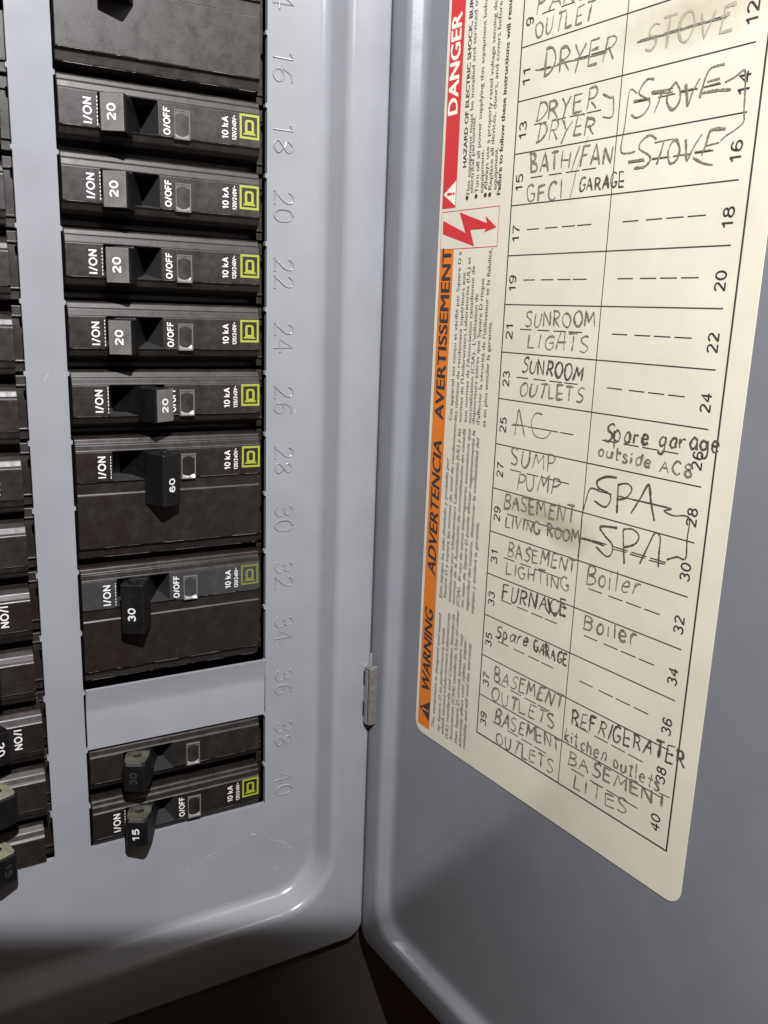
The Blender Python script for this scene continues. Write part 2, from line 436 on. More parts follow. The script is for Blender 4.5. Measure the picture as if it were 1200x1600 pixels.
PRINT_LINES = [('HAZARD OF ELECTRIC SHOCK, BURN OR EXPLOSION', (32.74, 214.3), (32.09, 258.72), 31, 1, 0), ('This equipment must be installed and serviced only by qualified', (35.05, 205.98), (34.06, 258.23), 50, 0, 0), ('electrical personnel.', (36.5, 206.87), (35.85, 226.59), None, 0, 0), ('Turn off all power supplying this equipment before working on or', (38.8, 206.67), (38.17, 256.8), 50, 0, 0), ('equipment.', (41.06, 206.47), (40.44, 217.59), None, 0, 0), ('Always use a properly rated voltage sensing device to confirm', (42.66, 207.2), (42.44, 256.19), 49, 0, 0), ('Replace all devices, doors, and covers before turning on power', (44.59, 207.03), (44.55, 255.67), 48, 0, 0), ('equipment.', (46.72, 206.84), (46.33, 217.5), None, 0, 0), ('Failure to follow these instructions will result in death', (48.45, 205.32), (48.36, 253.7), 48, 1, 0), ('Cet appareil est conçu et vérifié par Square D à', (32.4, 139.54), (32.76, 187.7), None, 0, 0), ('des niveaux de rendement supérieurs aux', (34.79, 139.33), (35.14, 182.09), None, 0, 0), ("normes de l'Underwriters Laboratories (UL) et", (37.1, 139.61), (37.21, 186.12), None, 0, 0), ("aux normes de l'Association canadienne de", (39.54, 139.81), (39.32, 183.7), None, 0, 0), ("normalisation (CSA).  L'utilisation de", (41.65, 139.88), (41.51, 176.18), None, 0, 0), ('disjoncteurs autres que Square D risque', (43.3, 139.89), (43.79, 180.26), None, 0, 0), ("d'affecter la sécurité de l'utilisateur et la fiabilité,", (45.53, 139.78), (46.39, 188.23), None, 0, 0), ('et en plus annuler la garantie.', (48.32, 139.46), (48.24, 168.86), None, 0, 0), ('Este equipo ha sido diseñado y probado por', (32.02, 80.52), (32.01, 125.07), None, 0, 0.2), ('Square D y supera las normas de nivel de rendimiento', (34.18, 80.95), (34.63, 135.69), None, 0, 0.2), ('establecidas por Underwriters Laboratories (UL) y las', (36.71, 80.62), (36.93, 134.49), None, 0, 0.2), ('normas de la Asociación de normalización en canadá', (38.7, 80.36), (39.24, 134.61), None, 0, 0.2), ('(CSA).  El uso de otros interruptores automáticos que', (40.96, 80.52), (41.64, 134.95), None, 0, 0.2), ('no sean de Square D puede afectar negativamente la', (43.19, 80.67), (43.77, 134.66), None, 0, 0.2), ('seguridad del usuario, deteriorar la confiabilidad del', (45.59, 80.35), (45.88, 132.8), None, 0, 0.2), ('equipo y anulará la garantía.', (48.16, 80.31), (48.12, 108.44), None, 0, 0.2), ('This equipment is designed and tested', (31.5, 33.46), (32.29, 72.99), None, 0, 0.2), ('by Square D to performance levels', (34.6, 33.66), (34.51, 68.77), None, 0, 0.2), ('which exceed Underwriters Laboratories', (36.78, 33.46), (36.79, 74.46), None, 0, 0.2), ('(UL) standards and Canadian Standards', (39.0, 32.93), (39.18, 74.79), None, 0, 0.2), ('Association (CSA) standards. Use of other', (41.39, 32.85), (41.28, 76.8), None, 0, 0.2), ('than Square D circuit breakers may', (43.89, 33.19), (43.72, 69.94), None, 0, 0.2), ('adversely affect user safety, impair', (46.05, 33.04), (45.68, 68.65), None, 0, 0.2), ('reliability and will void the warranty.', (48.17, 33.23), (48.07, 68.41), None, 0, 0.2)]
BULLETS = [(33.91, 205.6), (37.97, 205.74), (42.02, 205.73), (43.94, 205.71)]
HEADS = [('DANGER', (26.9, 229.67), (27.6, 255.33)), ('AVERTISSEMENT', (27.77, 138.97), (28.12, 189.7)), ('ADVERTENCIA', (27.61, 86.48), (28.34, 129.99)), ('WARNING', (27.98, 45.48), (27.9, 73.83))]
SHEETEDGE = [(20.86, 261.46), (21.18, 31.94), (25.82, 28.35), (130.35, 30.48), (132.07, 33.99), (131.51, 172.69), (131.6, 145.55)]
BAND = [(22.07, 261.17), (28.65, 259.56), (22.27, 202.71), (28.81, 203.9), (22.88, 191.3), (28.96, 191.35), (22.23, 31.42), (29.13, 32.09)]
BOX = [(48.54, 202.38), (48.44, 191.19), (22.5, 191.31), (22.34, 202.43)]
BOLT = [(23.07, 199.86), (34.09, 195.71), (30.85, 201.8), (43.43, 197.98), (42.73, 199.95), (47.66, 196.6), (42.24, 195.45), (43.26, 196.43), (36.14, 196.53), (38.26, 191.79), (23.24, 195.91)]
TRI1 = [(22.62, 207.51), (28.69, 211.09), (28.68, 203.75)]
TRI2 = [(23.13, 37.08), (28.63, 41.69), (28.9, 34.72)]
DASH = [(60.14, 195.31), (64.73, 195.25), (66.97, 195.24), (71.54, 195.36), (73.04, 195.28), (77.74, 195.3), (78.51, 195.26), (83.27, 195.34), (93.23, 195.27), (98.0, 195.28), (100.14, 195.34), (104.85, 195.39), (105.95, 195.31), (110.68, 195.27), (111.72, 195.27), (116.44, 195.39)]
ODDN = [(56.01, 248.21), (56.29, 234.82), (56.16, 182.07), (55.46, 101.41), (55.84, 48.0)]
EVENN = [(121.51, 234.63), (122.08, 195.3), (122.09, 154.87), (122.2, 101.69), (122.22, 47.7)]
HAND = [('PAN', (57.81, 249.11), (71.72, 248.74), 4.28, 0.42, 0.9), ('OUTLET', (58.25, 243.39), (77.93, 243.18), 3.85, 0.4, 0.9), ('DRYER', (62.47, 233.41), (85.87, 232.68), 5.89, 0.42, 0.9), ('DRYER', (60.4, 222.54), (81.47, 222.64), 4.45, 0.42, 0.9), ('DRYER', (61.36, 217.34), (81.35, 216.79), 4.32, 0.42, 0.9), ('BATH/FAN', (59.86, 210.02), (88.16, 209.22), 4.4, 0.42, 0.9), ('GFCI', (59.35, 202.42), (72.37, 202.04), 4.46, 0.38, 0.85), ('GARAGE', (78.1, 203.43), (92.63, 203.33), 3.24, 0.42, 0.95), ('SUNROOM', (62.03, 169.52), (87.27, 170.16), 3.82, 0.42, 0.85), ('LIGHTS', (63.58, 163.68), (85.95, 163.72), 4.19, 0.42, 0.85), ('SUNROOM', (62.17, 156.99), (84.6, 156.15), 3.91, 0.42, 0.95), ('OUTLETS', (61.95, 150.24), (85.49, 150.79), 3.6, 0.42, 0.9), ('SUMP', (60.2, 130.04), (77.7, 130.88), 4.49, 0.4, 0.9), ('PUMP', (63.24, 123.45), (79.56, 124.96), 4.5, 0.4, 0.9), ('BASEMENT', (58.43, 116.96), (86.23, 118.1), 4.43, 0.45, 0.8), ('LIVING ROOM', (59.68, 111.38), (88.73, 113.34), 3.31, 0.42, 0.85), ('BASEMENT', (61.56, 102.74), (88.33, 104.9), 4.11, 0.38, 0.85), ('LIGHTING', (61.35, 97.26), (86.67, 98.93), 3.95, 0.38, 0.85), ('FURNACE', (60.48, 88.94), (86.31, 91.62), 4.61, 0.5, 1.0), ('Spare', (58.84, 76.25), (72.28, 77.88), 4.13, 0.42, 1.0), ('GARAGE', (75.28, 77.75), (88.14, 77.6), 3.34, 0.5, 1.0), ('BASEMENT', (59.48, 61.97), (87.86, 64.35), 4.42, 0.4, 0.9), ('OUTLETS', (58.96, 55.56), (85.47, 57.35), 4.27, 0.42, 0.9), ('BASEMENT', (61.12, 48.62), (88.63, 51.51), 4.29, 0.42, 0.9), ('OUTLETS', (62.42, 42.15), (86.39, 43.82), 4.32, 0.42, 0.9), ('STOVE', (94.86, 232.44), (117.32, 231.81), 5.79, 0.5, 0.25), ('Spare garage', (93.92, 141.94), (126.94, 143.84), 4.09, 0.42, 1.0), ('outside AC8', (92.51, 137.73), (120.66, 136.9), 2.99, 0.42, 0.7), ('Boiler', (92.23, 102.93), (109.25, 104.77), 4.93, 0.42, 0.9), ('Boiler', (92.78, 90.42), (110.6, 91.83), 4.32, 0.42, 0.9), ('REFRIGERATER', (91.75, 61.55), (128.36, 66.07), 4.37, 0.45, 0.95), ('kitchen outlets', (89.63, 55.88), (122.04, 56.51), 3.69, 0.4, 0.9), ('BASEMENT', (91.76, 49.41), (124.78, 52.78), 3.9, 0.42, 0.9), ('LITES', (94.22, 43.42), (113.27, 44.9), 3.91, 0.42, 0.9)]
STROKES = [([(83.29, 225.58), (85.85, 224.31), (86.83, 224.03), (87.01, 220.0), (83.93, 220.27)], 0.42, 0.9), ([(76.63, 208.68), (79.73, 216.36)], 0.3, 0.8), ([(75.19, 201.89), (76.75, 208.67)], 0.35, 0.85), ([(59.1, 235.48), (62.91, 234.97), (70.1, 235.19), (76.42, 234.92), (83.5, 234.84)], 0.35, 0.8), ([(93.88, 223.94), (91.67, 224.74), (91.16, 217.44), (90.65, 211.79), (92.94, 210.9), (95.05, 211.08)], 0.35, 0.85), ([(117.38, 222.05), (119.75, 222.71), (121.86, 223.55), (122.48, 219.76), (122.82, 215.69), (123.03, 213.48), (121.27, 212.16), (119.12, 211.19), (117.99, 210.38)], 0.4, 0.85), ([(93.14, 222.4), (97.77, 222.26)], 0.45, 0.9), ([(98.36, 222.91), (104.14, 222.43)], 0.4, 0.8), ([(105.86, 222.3), (110.44, 222.16)], 0.45, 0.9), ([(112.08, 222.04), (116.19, 222.27)], 0.45, 0.9), ([(93.17, 209.05), (97.87, 209.08)], 0.45, 0.9), ([(100.19, 208.89), (105.1, 208.73)], 0.4, 0.8), ([(106.4, 208.78), (110.66, 208.61)], 0.45, 0.9), ([(111.66, 208.89), (115.92, 208.86)], 0.45, 0.9), ([(111.4, 207.76), (114.27, 206.27), (116.77, 205.66)], 0.45, 0.9), ([(92.46, 235.06), (100.3, 235.05), (108.65, 235.13), (115.92, 234.93)], 0.45, 0.8), ([(93.86, 128.83), (90.79, 128.7), (89.64, 124.93), (88.9, 121.05), (88.95, 115.41), (88.76, 109.17)], 0.5, 1.0), ([(89.19, 114.9), (92.3, 115.04), (97.29, 114.77)], 0.5, 1.0), ([(104.68, 128.63), (111.41, 128.7), (116.14, 128.62), (114.29, 127.73), (117.06, 127.14), (121.3, 127.56), (121.54, 122.32), (121.7, 117.67), (119.33, 117.47), (116.58, 116.07)], 0.42, 1.0), ([(99.87, 114.59), (104.54, 114.86)], 0.35, 1.0), ([(105.64, 114.69), (110.15, 114.74)], 0.35, 1.0), ([(111.46, 114.64), (116.25, 114.82)], 0.35, 1.0), ([(59.39, 141.58), (64.63, 142.01), (67.21, 141.88), (73.44, 142.02)], 0.3, 0.9), ([(78.25, 92.14), (80.27, 90.86), (79.21, 94.82), (82.17, 90.51), (84.71, 95.09), (85.79, 93.55)], 0.5, 1.0)]
SMUDGE = [(65.7, 118.95), (78.62, 117.06), (83.8, 113.71), (61.94, 116.25), (99.78, 235.65), (112.19, 235.42), (94.6, 234.44)]
TRACED = [('STOVE', [[(98.62, 226.08), (96.55, 226.39), (94.73, 224.56), (94.72, 223.53), (96.61, 222.45), (97.96, 221.1), (96.58, 219.09), (94.34, 218.52), (92.81, 219.45)], [(98.07, 223.4), (101.21, 223.2), (104.11, 223.27)], [(101.22, 223.1), (100.41, 220.87), (99.43, 218.82)], [(104.72, 224.48), (103.03, 222.62), (102.8, 220.49), (104.47, 218.68), (106.09, 219.95), (106.12, 222.26), (104.83, 224.3)], [(107.37, 223.52), (108.06, 220.95), (108.5, 218.91), (109.65, 221.98), (111.08, 224.05)], [(116.85, 225.74), (113.96, 225.67), (112.82, 224.78), (112.01, 222.53), (111.48, 219.98)], [(112.95, 222.94), (116.08, 223.07)], [(111.84, 220.86), (115.43, 220.79), (119.15, 220.34)]], 0.5), ('STOVE', [[(100.92, 212.95), (98.83, 214.09), (96.54, 213.0), (96.18, 211.47), (98.58, 210.05), (99.74, 208.87), (98.33, 207.34), (95.11, 207.26)], [(100.43, 212.26), (105.48, 212.42)], [(103.0, 211.99), (102.51, 210.0), (101.64, 207.43)], [(105.23, 211.71), (104.53, 209.75), (105.3, 207.27), (107.05, 207.75), (107.62, 209.88), (106.47, 212.05), (105.31, 211.76)], [(108.96, 211.89), (109.36, 209.84), (109.87, 207.33), (111.31, 209.93), (113.1, 212.39)], [(118.91, 212.65), (115.36, 212.83), (114.49, 210.51), (113.64, 207.92)], [(114.39, 209.8), (117.72, 210.09)]], 0.5), ('SPA', [[(99.13, 133.16), (95.67, 132.76), (92.95, 131.15), (93.62, 129.46), (96.89, 128.74), (97.86, 127.27), (96.23, 124.91), (92.49, 125.83)], [(99.84, 131.43), (100.0, 127.92), (100.25, 124.13)], [(99.57, 131.38), (102.62, 132.25), (104.17, 131.01), (102.64, 128.62), (100.04, 127.66)], [(104.6, 125.02), (106.97, 129.3), (109.05, 133.14), (110.24, 129.1), (111.84, 124.64)]], 0.5), ('SPA', [[(100.83, 120.4), (95.4, 119.48), (97.14, 117.45), (99.73, 115.7), (99.8, 113.33), (98.18, 112.18), (94.5, 113.85)], [(102.77, 120.26), (103.39, 116.15), (104.17, 111.74)], [(102.74, 120.48), (105.63, 121.14), (107.81, 119.89), (106.73, 117.51), (103.37, 115.87)], [(108.9, 113.0), (110.77, 117.97), (112.34, 121.61), (114.02, 121.15), (114.19, 117.53), (114.41, 113.59)]], 0.5), ('AC', [[(61.01, 138.78), (61.43, 142.52), (62.04, 146.26), (63.51, 142.78), (65.06, 139.05)], [(71.53, 145.99), (68.8, 145.94), (67.38, 143.26), (69.07, 139.87), (73.08, 139.66), (75.38, 142.05)]], 0.36)]

# ------------------------------------------------------------------ the panel: cover, trim, inside
P_ = 19.05
panel = empty('electrical_panel', W(0, -80, -14), 'grey steel breaker panel with its door hanging open, holding every breaker', 'electrical panel')
bpy.context.view_layer.update()
PINV = panel.matrix_world.inverted()
def part(name, mb, parent=None, sm=None, weld=False):
    """mesh given in world metres, hung under a parent standing where the panel stands"""
    me = mb.mesh(name)
    if weld: fix_normals(me)
    me.transform(PINV)
    o = link(name, me, parent if parent is not None else panel)
    if sm: smooth(o, sm)
    return o

def rrect(x0, x1, y0, y1, r, n=8):
    pts = []
    for cx, cy, a0 in ((x1 - r, y0 + r, -90), (x1 - r, y1 - r, 0), (x0 + r, y1 - r, 90), (x0 + r, y0 + r, 180)):
        for k in range(n + 1):
            a = R(a0 + 90 * k / n)
            pts.append((cx + r * math.cos(a), cy + r * math.sin(a)))
    return pts
UR, VB, UL, VT = 16.0, -30.4, -144.5, 410.0
RIM = 8.5                              # the cover is dished: its rim stands this much nearer than the flat
PROF = []
TH, RC, RX_ = 66, 3.8, 3.4
for k in range(9):
    a = R(TH * k / 8)
    PROF.append((RC * math.sin(a), RC * (1 - math.cos(a))))
x_, w_ = PROF[-1]
dw = RIM - w_ - RX_ * (1 - math.cos(R(TH)))
x_ += dw / math.tan(R(TH)); w_ += dw
for k in range(9):
    a = R(TH - TH * k / 8)
    PROF.append((x_ + RX_ * (math.sin(R(TH)) - math.sin(a)), RIM - RX_ * (1 - math.cos(a))))
xe = PROF[-1][0]
PROF = [(x, x, w, 13 + x) for x, w in PROF]
PROF += [(18.4, 24.2, RIM, 6), (18.9, 24.6, RIM - .12, 6), (19.3, 24.9, RIM - .45, 6), (19.5, 25.0, RIM - 1.0, 6), (19.5, 25.0, 2.1, 6)]
loops = []
for dr, db, w, r in PROF:
    loops.append([W(u, v, w) for u, v in rrect(UL - dr, UR + dr, VB - db, VT + db, r)])
def opening(u0, u1, v0, v1, nub_l=True, nub_r=True):
    pts = [(u0, v0), (u1, v0)]
    ks = [k for k in range(0, 30) if v0 + 3 < k * P_ < v1 - 3]
    if nub_r:
        for k in ks: pts += [(u1, k * P_ - .75), (u1 - .5, k * P_ - .45), (u1 - .5, k * P_ + .45), (u1, k * P_ + .75)]
    pts += [(u1, v1), (u0, v1)]
    if nub_l:
        for k in reversed(ks): pts += [(u0, k * P_ + .75), (u0 + .5, k * P_ + .45), (u0 + .5, k * P_ - .45), (u0, k * P_ - .75)]
    return pts
OPEN = [opening(-58.2, 0, 4.2, 14 * P_ + .5), opening(-128.0, -68.9, 3.7, 13 * P_ + .6)]
cv = MB()
outer = loops[0]
holes = [[W(u, v, 0) for u, v in o] for o in OPEN]
allv = outer + [p for h in holes for p in h]
tris = tessellate_polygon([[Vector((p.x, p.z, 0)) for p in l] for l in [outer] + holes])
cv.add(allv, tris, M_COVER)
for i in range(len(loops) - 1):
    n = len(loops[0])
    cv.add(loops[i] + loops[i + 1], [(k, (k + 1) % n, n + (k + 1) % n, n + k) for k in range(n)], M_COVER)
for o in OPEN:
    n = len(o)
    a = [W(u, v, 0) for u, v in o]; b = [W(u, v, -1.7) for u, v in o]
    cv.add(a + b, [(k, n + k, n + (k + 1) % n, (k + 1) % n) for k in range(n)], M_COVER)
cover = part('cover', cv, sm=28, weld=True)

# knock-out still in place at position 36
fb = MB()
NV = 24
def fw_(t):   # bowed plate, its upper third bent outward so that it shades darker
    if t < .62: return 0.15 + .35 * math.sin(t / .62 * 1.4)
    return 0.49 + 1.7 * ((t - .62) / .38) ** 1.25
rows = []
for side in (0, -1.4):
    for k in range(NV + 1):
        t = k / NV
        v = 2 * P_ + .2 + t * 20.3
        rows.append([W(u, v, fw_(t) + side) for u in (-57.7, -.45)])
V = [p for r_ in rows for p in r_]
F = []
for k in range(NV):
    F.append((2 * k, 2 * k + 1, 2 * k + 3, 2 * k + 2))
    o_ = 2 * (NV + 1)
    F.append((o_ + 2 * k, o_ + 2 * k + 2, o_ + 2 * k + 3, o_ + 2 * k + 1))
    F.append((2 * k, 2 * k + 2, o_ + 2 * k + 2, o_ + 2 * k)); F.append((2 * k + 1, o_ + 2 * k + 1, o_ + 2 * k + 3, 2 * k + 3))
F.append((0, o_, o_ + 1, 1)); e_ = 2 * NV; F.append((e_, e_ + 1, o_ + e_ + 1, o_ + e_))
fb.add(V, F, M_PLATE)
filler = part('knockout_plate', fb, cover, sm=30, weld=True)

# stamped circuit numbers, read from top to bottom
for i in range(15):
    num = str(40 - 2 * i)
    vc = 10.4 + i * 19.10 + (0 if i < 3 else 0)
    mb = MB()
    wd, st = strokes(num)
    wd_mm = 8.6; cap = 6.0; uc = 6.9 - .165 * i
    for sm_, p, ch in st:
        pp = catmull(p, 6) if sm_ else p
        pts = [W(uc - cap / 2 + y * cap, vc + wd_mm / 2 - x / wd * wd_mm, -0.03) for x, y in pp]
        tube(mb, pts, 0.31 * MM, M_COVER, 6)
        for q in (pts[0], pts[-1]):
            bm = bmesh.new(); bmesh.ops.create_icosphere(bm, subdivisions=1, radius=0.42 * MM)
            mb.add([v.co + q for v in bm.verts], [[v.index for v in f.verts] for f in bm.faces], M_COVER); bm.free()
    part('stamped_number', mb, cover, sm=60)

# scratches in the enamel
def cvf(x, y, z): return W(x, y, .02 + z)
for pts, wd in (([(-29, -14.1), (-24, -12), (-19.4, -9.8), (-12, -8), (-4.5, -6.3)], .18), ([(2, -10.5), (6.5, -12.5), (10.1, -16.0)], .2), ([(-21, -9.5), (-19, -10.6)], .5), ([(-5, -6), (-3.4, -6.8)], .7), ([(9.2, -15.3), (10.4, -16.6)], .8), ([(4.2, -22.4), (4.9, -22.9)], .5),
                ([(-64.5, 150.6), (-63, 152.5)], .25), ([(9.5, 140), (10, 141)], .35)):
    sb = MB()
    pp = catmull(pts, 8)
    # broken, uneven scratch
    k = 0
    while k < len(pp) - 1:
        m_ = min(len(pp) - 1, k + random.randint(2, 5))
        ribbon(sb, pp[k:m_ + 1], wd * random.uniform(.35, .95), cvf, M_SCRATCH, .4)
        k = m_ + random.choice((0, 1, 1, 2))
    part('paint_scratch', sb, cover)

# outer trim frame behind the raised cover
tb = MB()
t_out = [W(u, v, 2.0) for u, v in rrect(-235, 130, -330, 520, 10)]
t_in = [W(u, v, 2.0) for u, v in rrect(-158, 30, -50, 420, 10)]
ring(tb, t_out, t_in, M_TRIM)
t_bk = [W(u, v, -110) for u, v in rrect(-235, 130, -330, 520, 10)]
n = len(t_out)
tb.add(t_out + t_bk, [(k, n + k, n + (k + 1) % n, (k + 1) % n) for k in range(n)], M_TRIM)
part('enclosure_trim', tb, sm=30, weld=True)

bx = MB()
b0 = [W(u, v, -1.9) for u, v in ((-140, -20), (12, -20), (12, 390), (-140, 390))]
b1 = [W(u, v, -90) for u, v in ((-140, -20), (12, -20), (12, 390), (-140, 390))]
bx.add(b0 + b1, [(0, 1, 5, 4), (1, 2, 6, 5), (2, 3, 7, 6), (3, 0, 4, 7), (4, 5, 6, 7)], M_BOX)
part('interior_box', bx)

# hinge barrel and pin
hb = MB()
hx = [(u - 5.2, w + 9) for u, w in [(38.5, 2.6), (38.9, 3.0), (41.8, 3.0), (42.3, 2.5), (42.5, -4.5), (41.4, -4.5), (41.2, 1.7), (39.7, 1.7), (39.5, -3.0), (38.2, -3.0)]]
ht, hbm = 53.6, 32.2
n = len(hx)
A_ = [W(u, ht - (.9 if u < 33.8 else 0), w) for u, w in hx]; B_ = [W(u, hbm, w) for u, w in hx]
hb.add(A_ + B_, [(k, (k + 1) % n, n + (k + 1) % n, n + k) for k in range(n)], M_STEEL)
poly(hb, A_, M_STEEL); poly(hb, B_, M_STEEL)
hinge = part('hinge', hb, weld=True)
side = MB()
box(side, (32.85, 32.5, 5.8), (32.98, 52.2, 11.3), M_COVER)
part('painted_side', side, hinge)
sl = MB()
box(sl, (32.7, 46.4, 8.4), (32.82, 51.4, 9.6), M_BOX); box(sl, (32.7, 35.0, 8.4), (32.82, 40.0, 9.6), M_BOX)
part('hinge_slot', sl, hinge)
pn = MB()
tube(pn, [W(35.4, v, 8.6) for v in (29.5, 44, 57.2)], .45 * MM, M_COVER, 8)
part('hinge_pin', pn, hinge, sm=60)

# ------------------------------------------------------------------ the door and its directory
HU, HW_ = 40.798, 7.978
KD, V_OFF = 0.94521, 9.417          # sheet units to mm: one printed row is 13.335 units, 12.6 mm
DA = R(95.71100629823914)
dd = (-math.cos(DA), math.sin(DA)); nn = (math.sin(DA), math.cos(DA))
def D(s, v, o=0.0):     # s along the door from the hinge, v up, o out of its inner face (mm)
    s, v, o = s * KD, v * KD + V_OFF, o * KD
    return W(HU + dd[0] * s - nn[0] * o, v, HW_ + dd[1] * s - nn[1] * o)
db = MB()
#   s0, v0 inset, offset, radius
DP = [(-2.9, -71.0, -4.5, 5), (-2.9, -71.0, 3.6, 5), (-2.6, -70.7, 4.6, 5), (-1.6, -70.3, 5.15, 5), (0.2, -69.6, 5.35, 5), (6.6, -61.6, 5.35, 9), (7.5, -60.8, 5.2, 9.5), (8.3, -60.1, 4.75, 10), (8.8, -59.7, 4.1, 10.5),
      (9.6, -58.9, 1.4, 11.3), (10.3, -58.2, .6, 12), (11.4, -57.2, .16, 12.5), (13, -55.6, 0, 13.5)]
S1, V1 = 345.0, 450.0
dl = []
for s0, v0, o, r in DP:
    ins_s, ins_v = s0 + 2.9, v0 + 71.0
    dl.append([D(s, v, o) for s, v in rrect(s0, S1 - ins_s, v0, V1 - ins_v, r, 10)])
n = len(dl[0])
for i in range(len(dl) - 1):
    db.add(dl[i] + dl[i + 1], [(k, n + k, n + (k + 1) % n, (k + 1) % n) for k in range(n)], M_DOOR)
poly(db, dl[-1], M_DOOR)
poly(db, dl[0], M_DOOR)
door = part('door', db, sm=30, weld=True)

sh = MB()
so = rrect(21.0, 131.75, 28.9, 460, 4.2, 6)
top = [D(s, v, .16) for s, v in so]; bot = [D(s, v, .02) for s, v in so]
n = len(so)
M_PAPER = mat('cream_paper', (0.53, 0.48, 0.375), 0.42)
def make_paper():
    m = M_PAPER
    co = coords(m)
    base = ramp(m, noise(m, 55, 5, .6, co), [(.25, (0.415, 0.393, 0.318)), (.75, (0.474, 0.455, 0.383))])
    prev = base
    import itertools
    # rubbed-out smudges: soft grey-green patches with ragged shape
    for (s, v, rs, rv, amt) in ((74, 118.0, 18, 5.2, .85), (84, 114.6, 9, 5, .8), (107, 237.5, 22, 7.5, .72), (80, 232.5, 6, 4, .12), (99, 114, 6, 4, .12)):
        c = PINV @ D(s, v, .16)
        sep = N(m, 'ShaderNodeMapping'); sep.vector_type = 'TEXTURE'
        sep.inputs['Location'].default_value = c
        sep.inputs['Scale'].default_value = (rs * MM, rs * MM, rv * MM)
        L(m, co, sep.inputs['Vector'])
        ln = N(m, 'ShaderNodeVectorMath', operation='LENGTH'); L(m, sep.outputs[0], ln.inputs[0])
        nz = noise(m, 260, 5, .65, co)
        ad = N(m, 'ShaderNodeMath', operation='MULTIPLY_ADD'); L(m, nz, ad.inputs[0]); ad.inputs[1].default_value = .9; 
        L(m, ln.outputs['Value'], ad.inputs[2])
        fac = ramp(m, ad.outputs[0], [(.65, amt), (1.0 if False else .99, 0.0)])
        mp = N(m, 'ShaderNodeMapRange'); L(m, ad.outputs[0], mp.inputs[0])
        mp.inputs[1].default_value = .55; mp.inputs[2].default_value = 1.5; mp.inputs[3].default_value = amt; mp.inputs[4].default_value = 0.0
        mx_ = N(m, 'ShaderNodeMix', data_type='RGBA')
        L(m, mp.outputs[0], mx_.inputs['Factor'])
        L(m, prev, mx_.inputs['A']); mx_.inputs['B'].default_value = (0.27, 0.255, 0.16, 1)
        prev = mx_.outputs['Result']
    L(m, prev, bsdf(m).inputs['Base Color'])
    bump(m, noise(m, 40, 3, .5, co), .10, .0006)
make_paper()
poly(sh, top, M_PAPER)
sh.add(top + bot, [(k, (k + 1) % n, n + (k + 1) % n, n + k) for k in range(n)], M_PAPER)
sheet = part('directory_sheet', sh, door, weld=True)

def Dz(x, y, z): return D(x, y, .20 + z)
SX = (D(1, 0) - D(0, 0)).normalized(); SY = Vector((0, 0, 1))
def rect(mb, s0, v0, s1, v1, mt, z=0.0):
    mb.add([Dz(s0, v0, z), Dz(s1, v0, z), Dz(s1, v1, z), Dz(s0, v1, z)], [(0, 1, 2, 3)], mt)
def line_text(mb, t, a, b, cap, mt, bold=0, shear=0, nref=None, z=.03):
    """printed text from a to b on the sheet (s, v)"""
    dx, dy = b[0] - a[0], b[1] - a[1]
    l = math.hypot(dx, dy)
    X = (SX * dx + SY * dy) / l; Y = (SX * -dy + SY * dx) / l
    text(mb, t, Dz(a[0], a[1], z), X, Y, l, cap, mt, bold, shear, t[:nref] if nref else None)

mb = MB()
rect(mb, 22.25, 203.3, 28.72, 430, M_RED)
poly(mb, [Dz(*p, .03) for p in ((22.75, 207.4), (28.5, 211.0), (28.5, 203.8))], M_CREAMINK)
line_text(mb, '!', (27.9, 206.9), (27.9, 207.75), 3.2, M_RED, .03, z=.06)
for j, o_ in enumerate((0, .14, .28, .42)):
    line_text(mb, 'DANGER', (27.35 - o_ * .4, 229.6 + o_), (27.35 - o_ * .4, 255.2 + o_), 4.1, M_CREAMINK, 0, z=.03 + .003 * j)
part('danger_banner', mb, door)
mb = MB()
rect(mb, 22.45, 31.7, 28.95, 191.2, M_ORANGE)
poly(mb, [Dz(*p, .03) for p in ((23.1, 38.2), (28.6, 41.9), (28.6, 34.6))], M_INK)
line_text(mb, '!', (27.9, 37.7), (27.9, 38.55), 3.2, M_ORANGE, .03, z=.06)
for t, a, b in (("AVERTISSEMENT", (27.95, 138.97), (27.95, 188.9)), ("ADVERTENCIA", (27.95, 86.9), (27.95, 130.0)), ("WARNING", (27.95, 45.48), (27.95, 73.83))):
    for j, o_ in enumerate((0, .14, .28, .42)):
        line_text(mb, t, (a[0] - o_ * .35, a[1] + o_), (b[0] - o_ * .35, b[1] - .42 + o_), 3.95, M_INK, 0, .22 if t != "AVERTISSEMENT" else 0, z=.03 + .003 * j)
part('warning_banner', mb, door)
mb = MB()
for a, b, c, d_ in ((22.3, 191.25, 48.5, 191.45), (22.3, 202.2, 48.5, 202.4), (48.3, 191.45, 48.5, 202.2), (22.3, 191.45, 22.45, 202.2)):
    rect(mb, a, b, c, d_, M_RED, -.005)
poly(mb, [Dz(s, v, .01) for s, v in BOLT], M_RED)
part('shock_symbol', mb, door)
mb = MB()
for i, (t, a, b, nr, bo, shr) in enumerate(PRINT_LINES):
    line_text(mb, t, a, b, 1.42 if bo else 1.36, M_INK if bo else M_GREYINK, .016 if bo else .0, shr, nr)
for s, v in BULLETS:
    poly(mb, [Dz(s + .65 * math.cos(a), v + .65 * math.sin(a), .03) for a in [k * math.pi / 5 for k in range(10)]], M_INK)
part('small_print', mb, door)

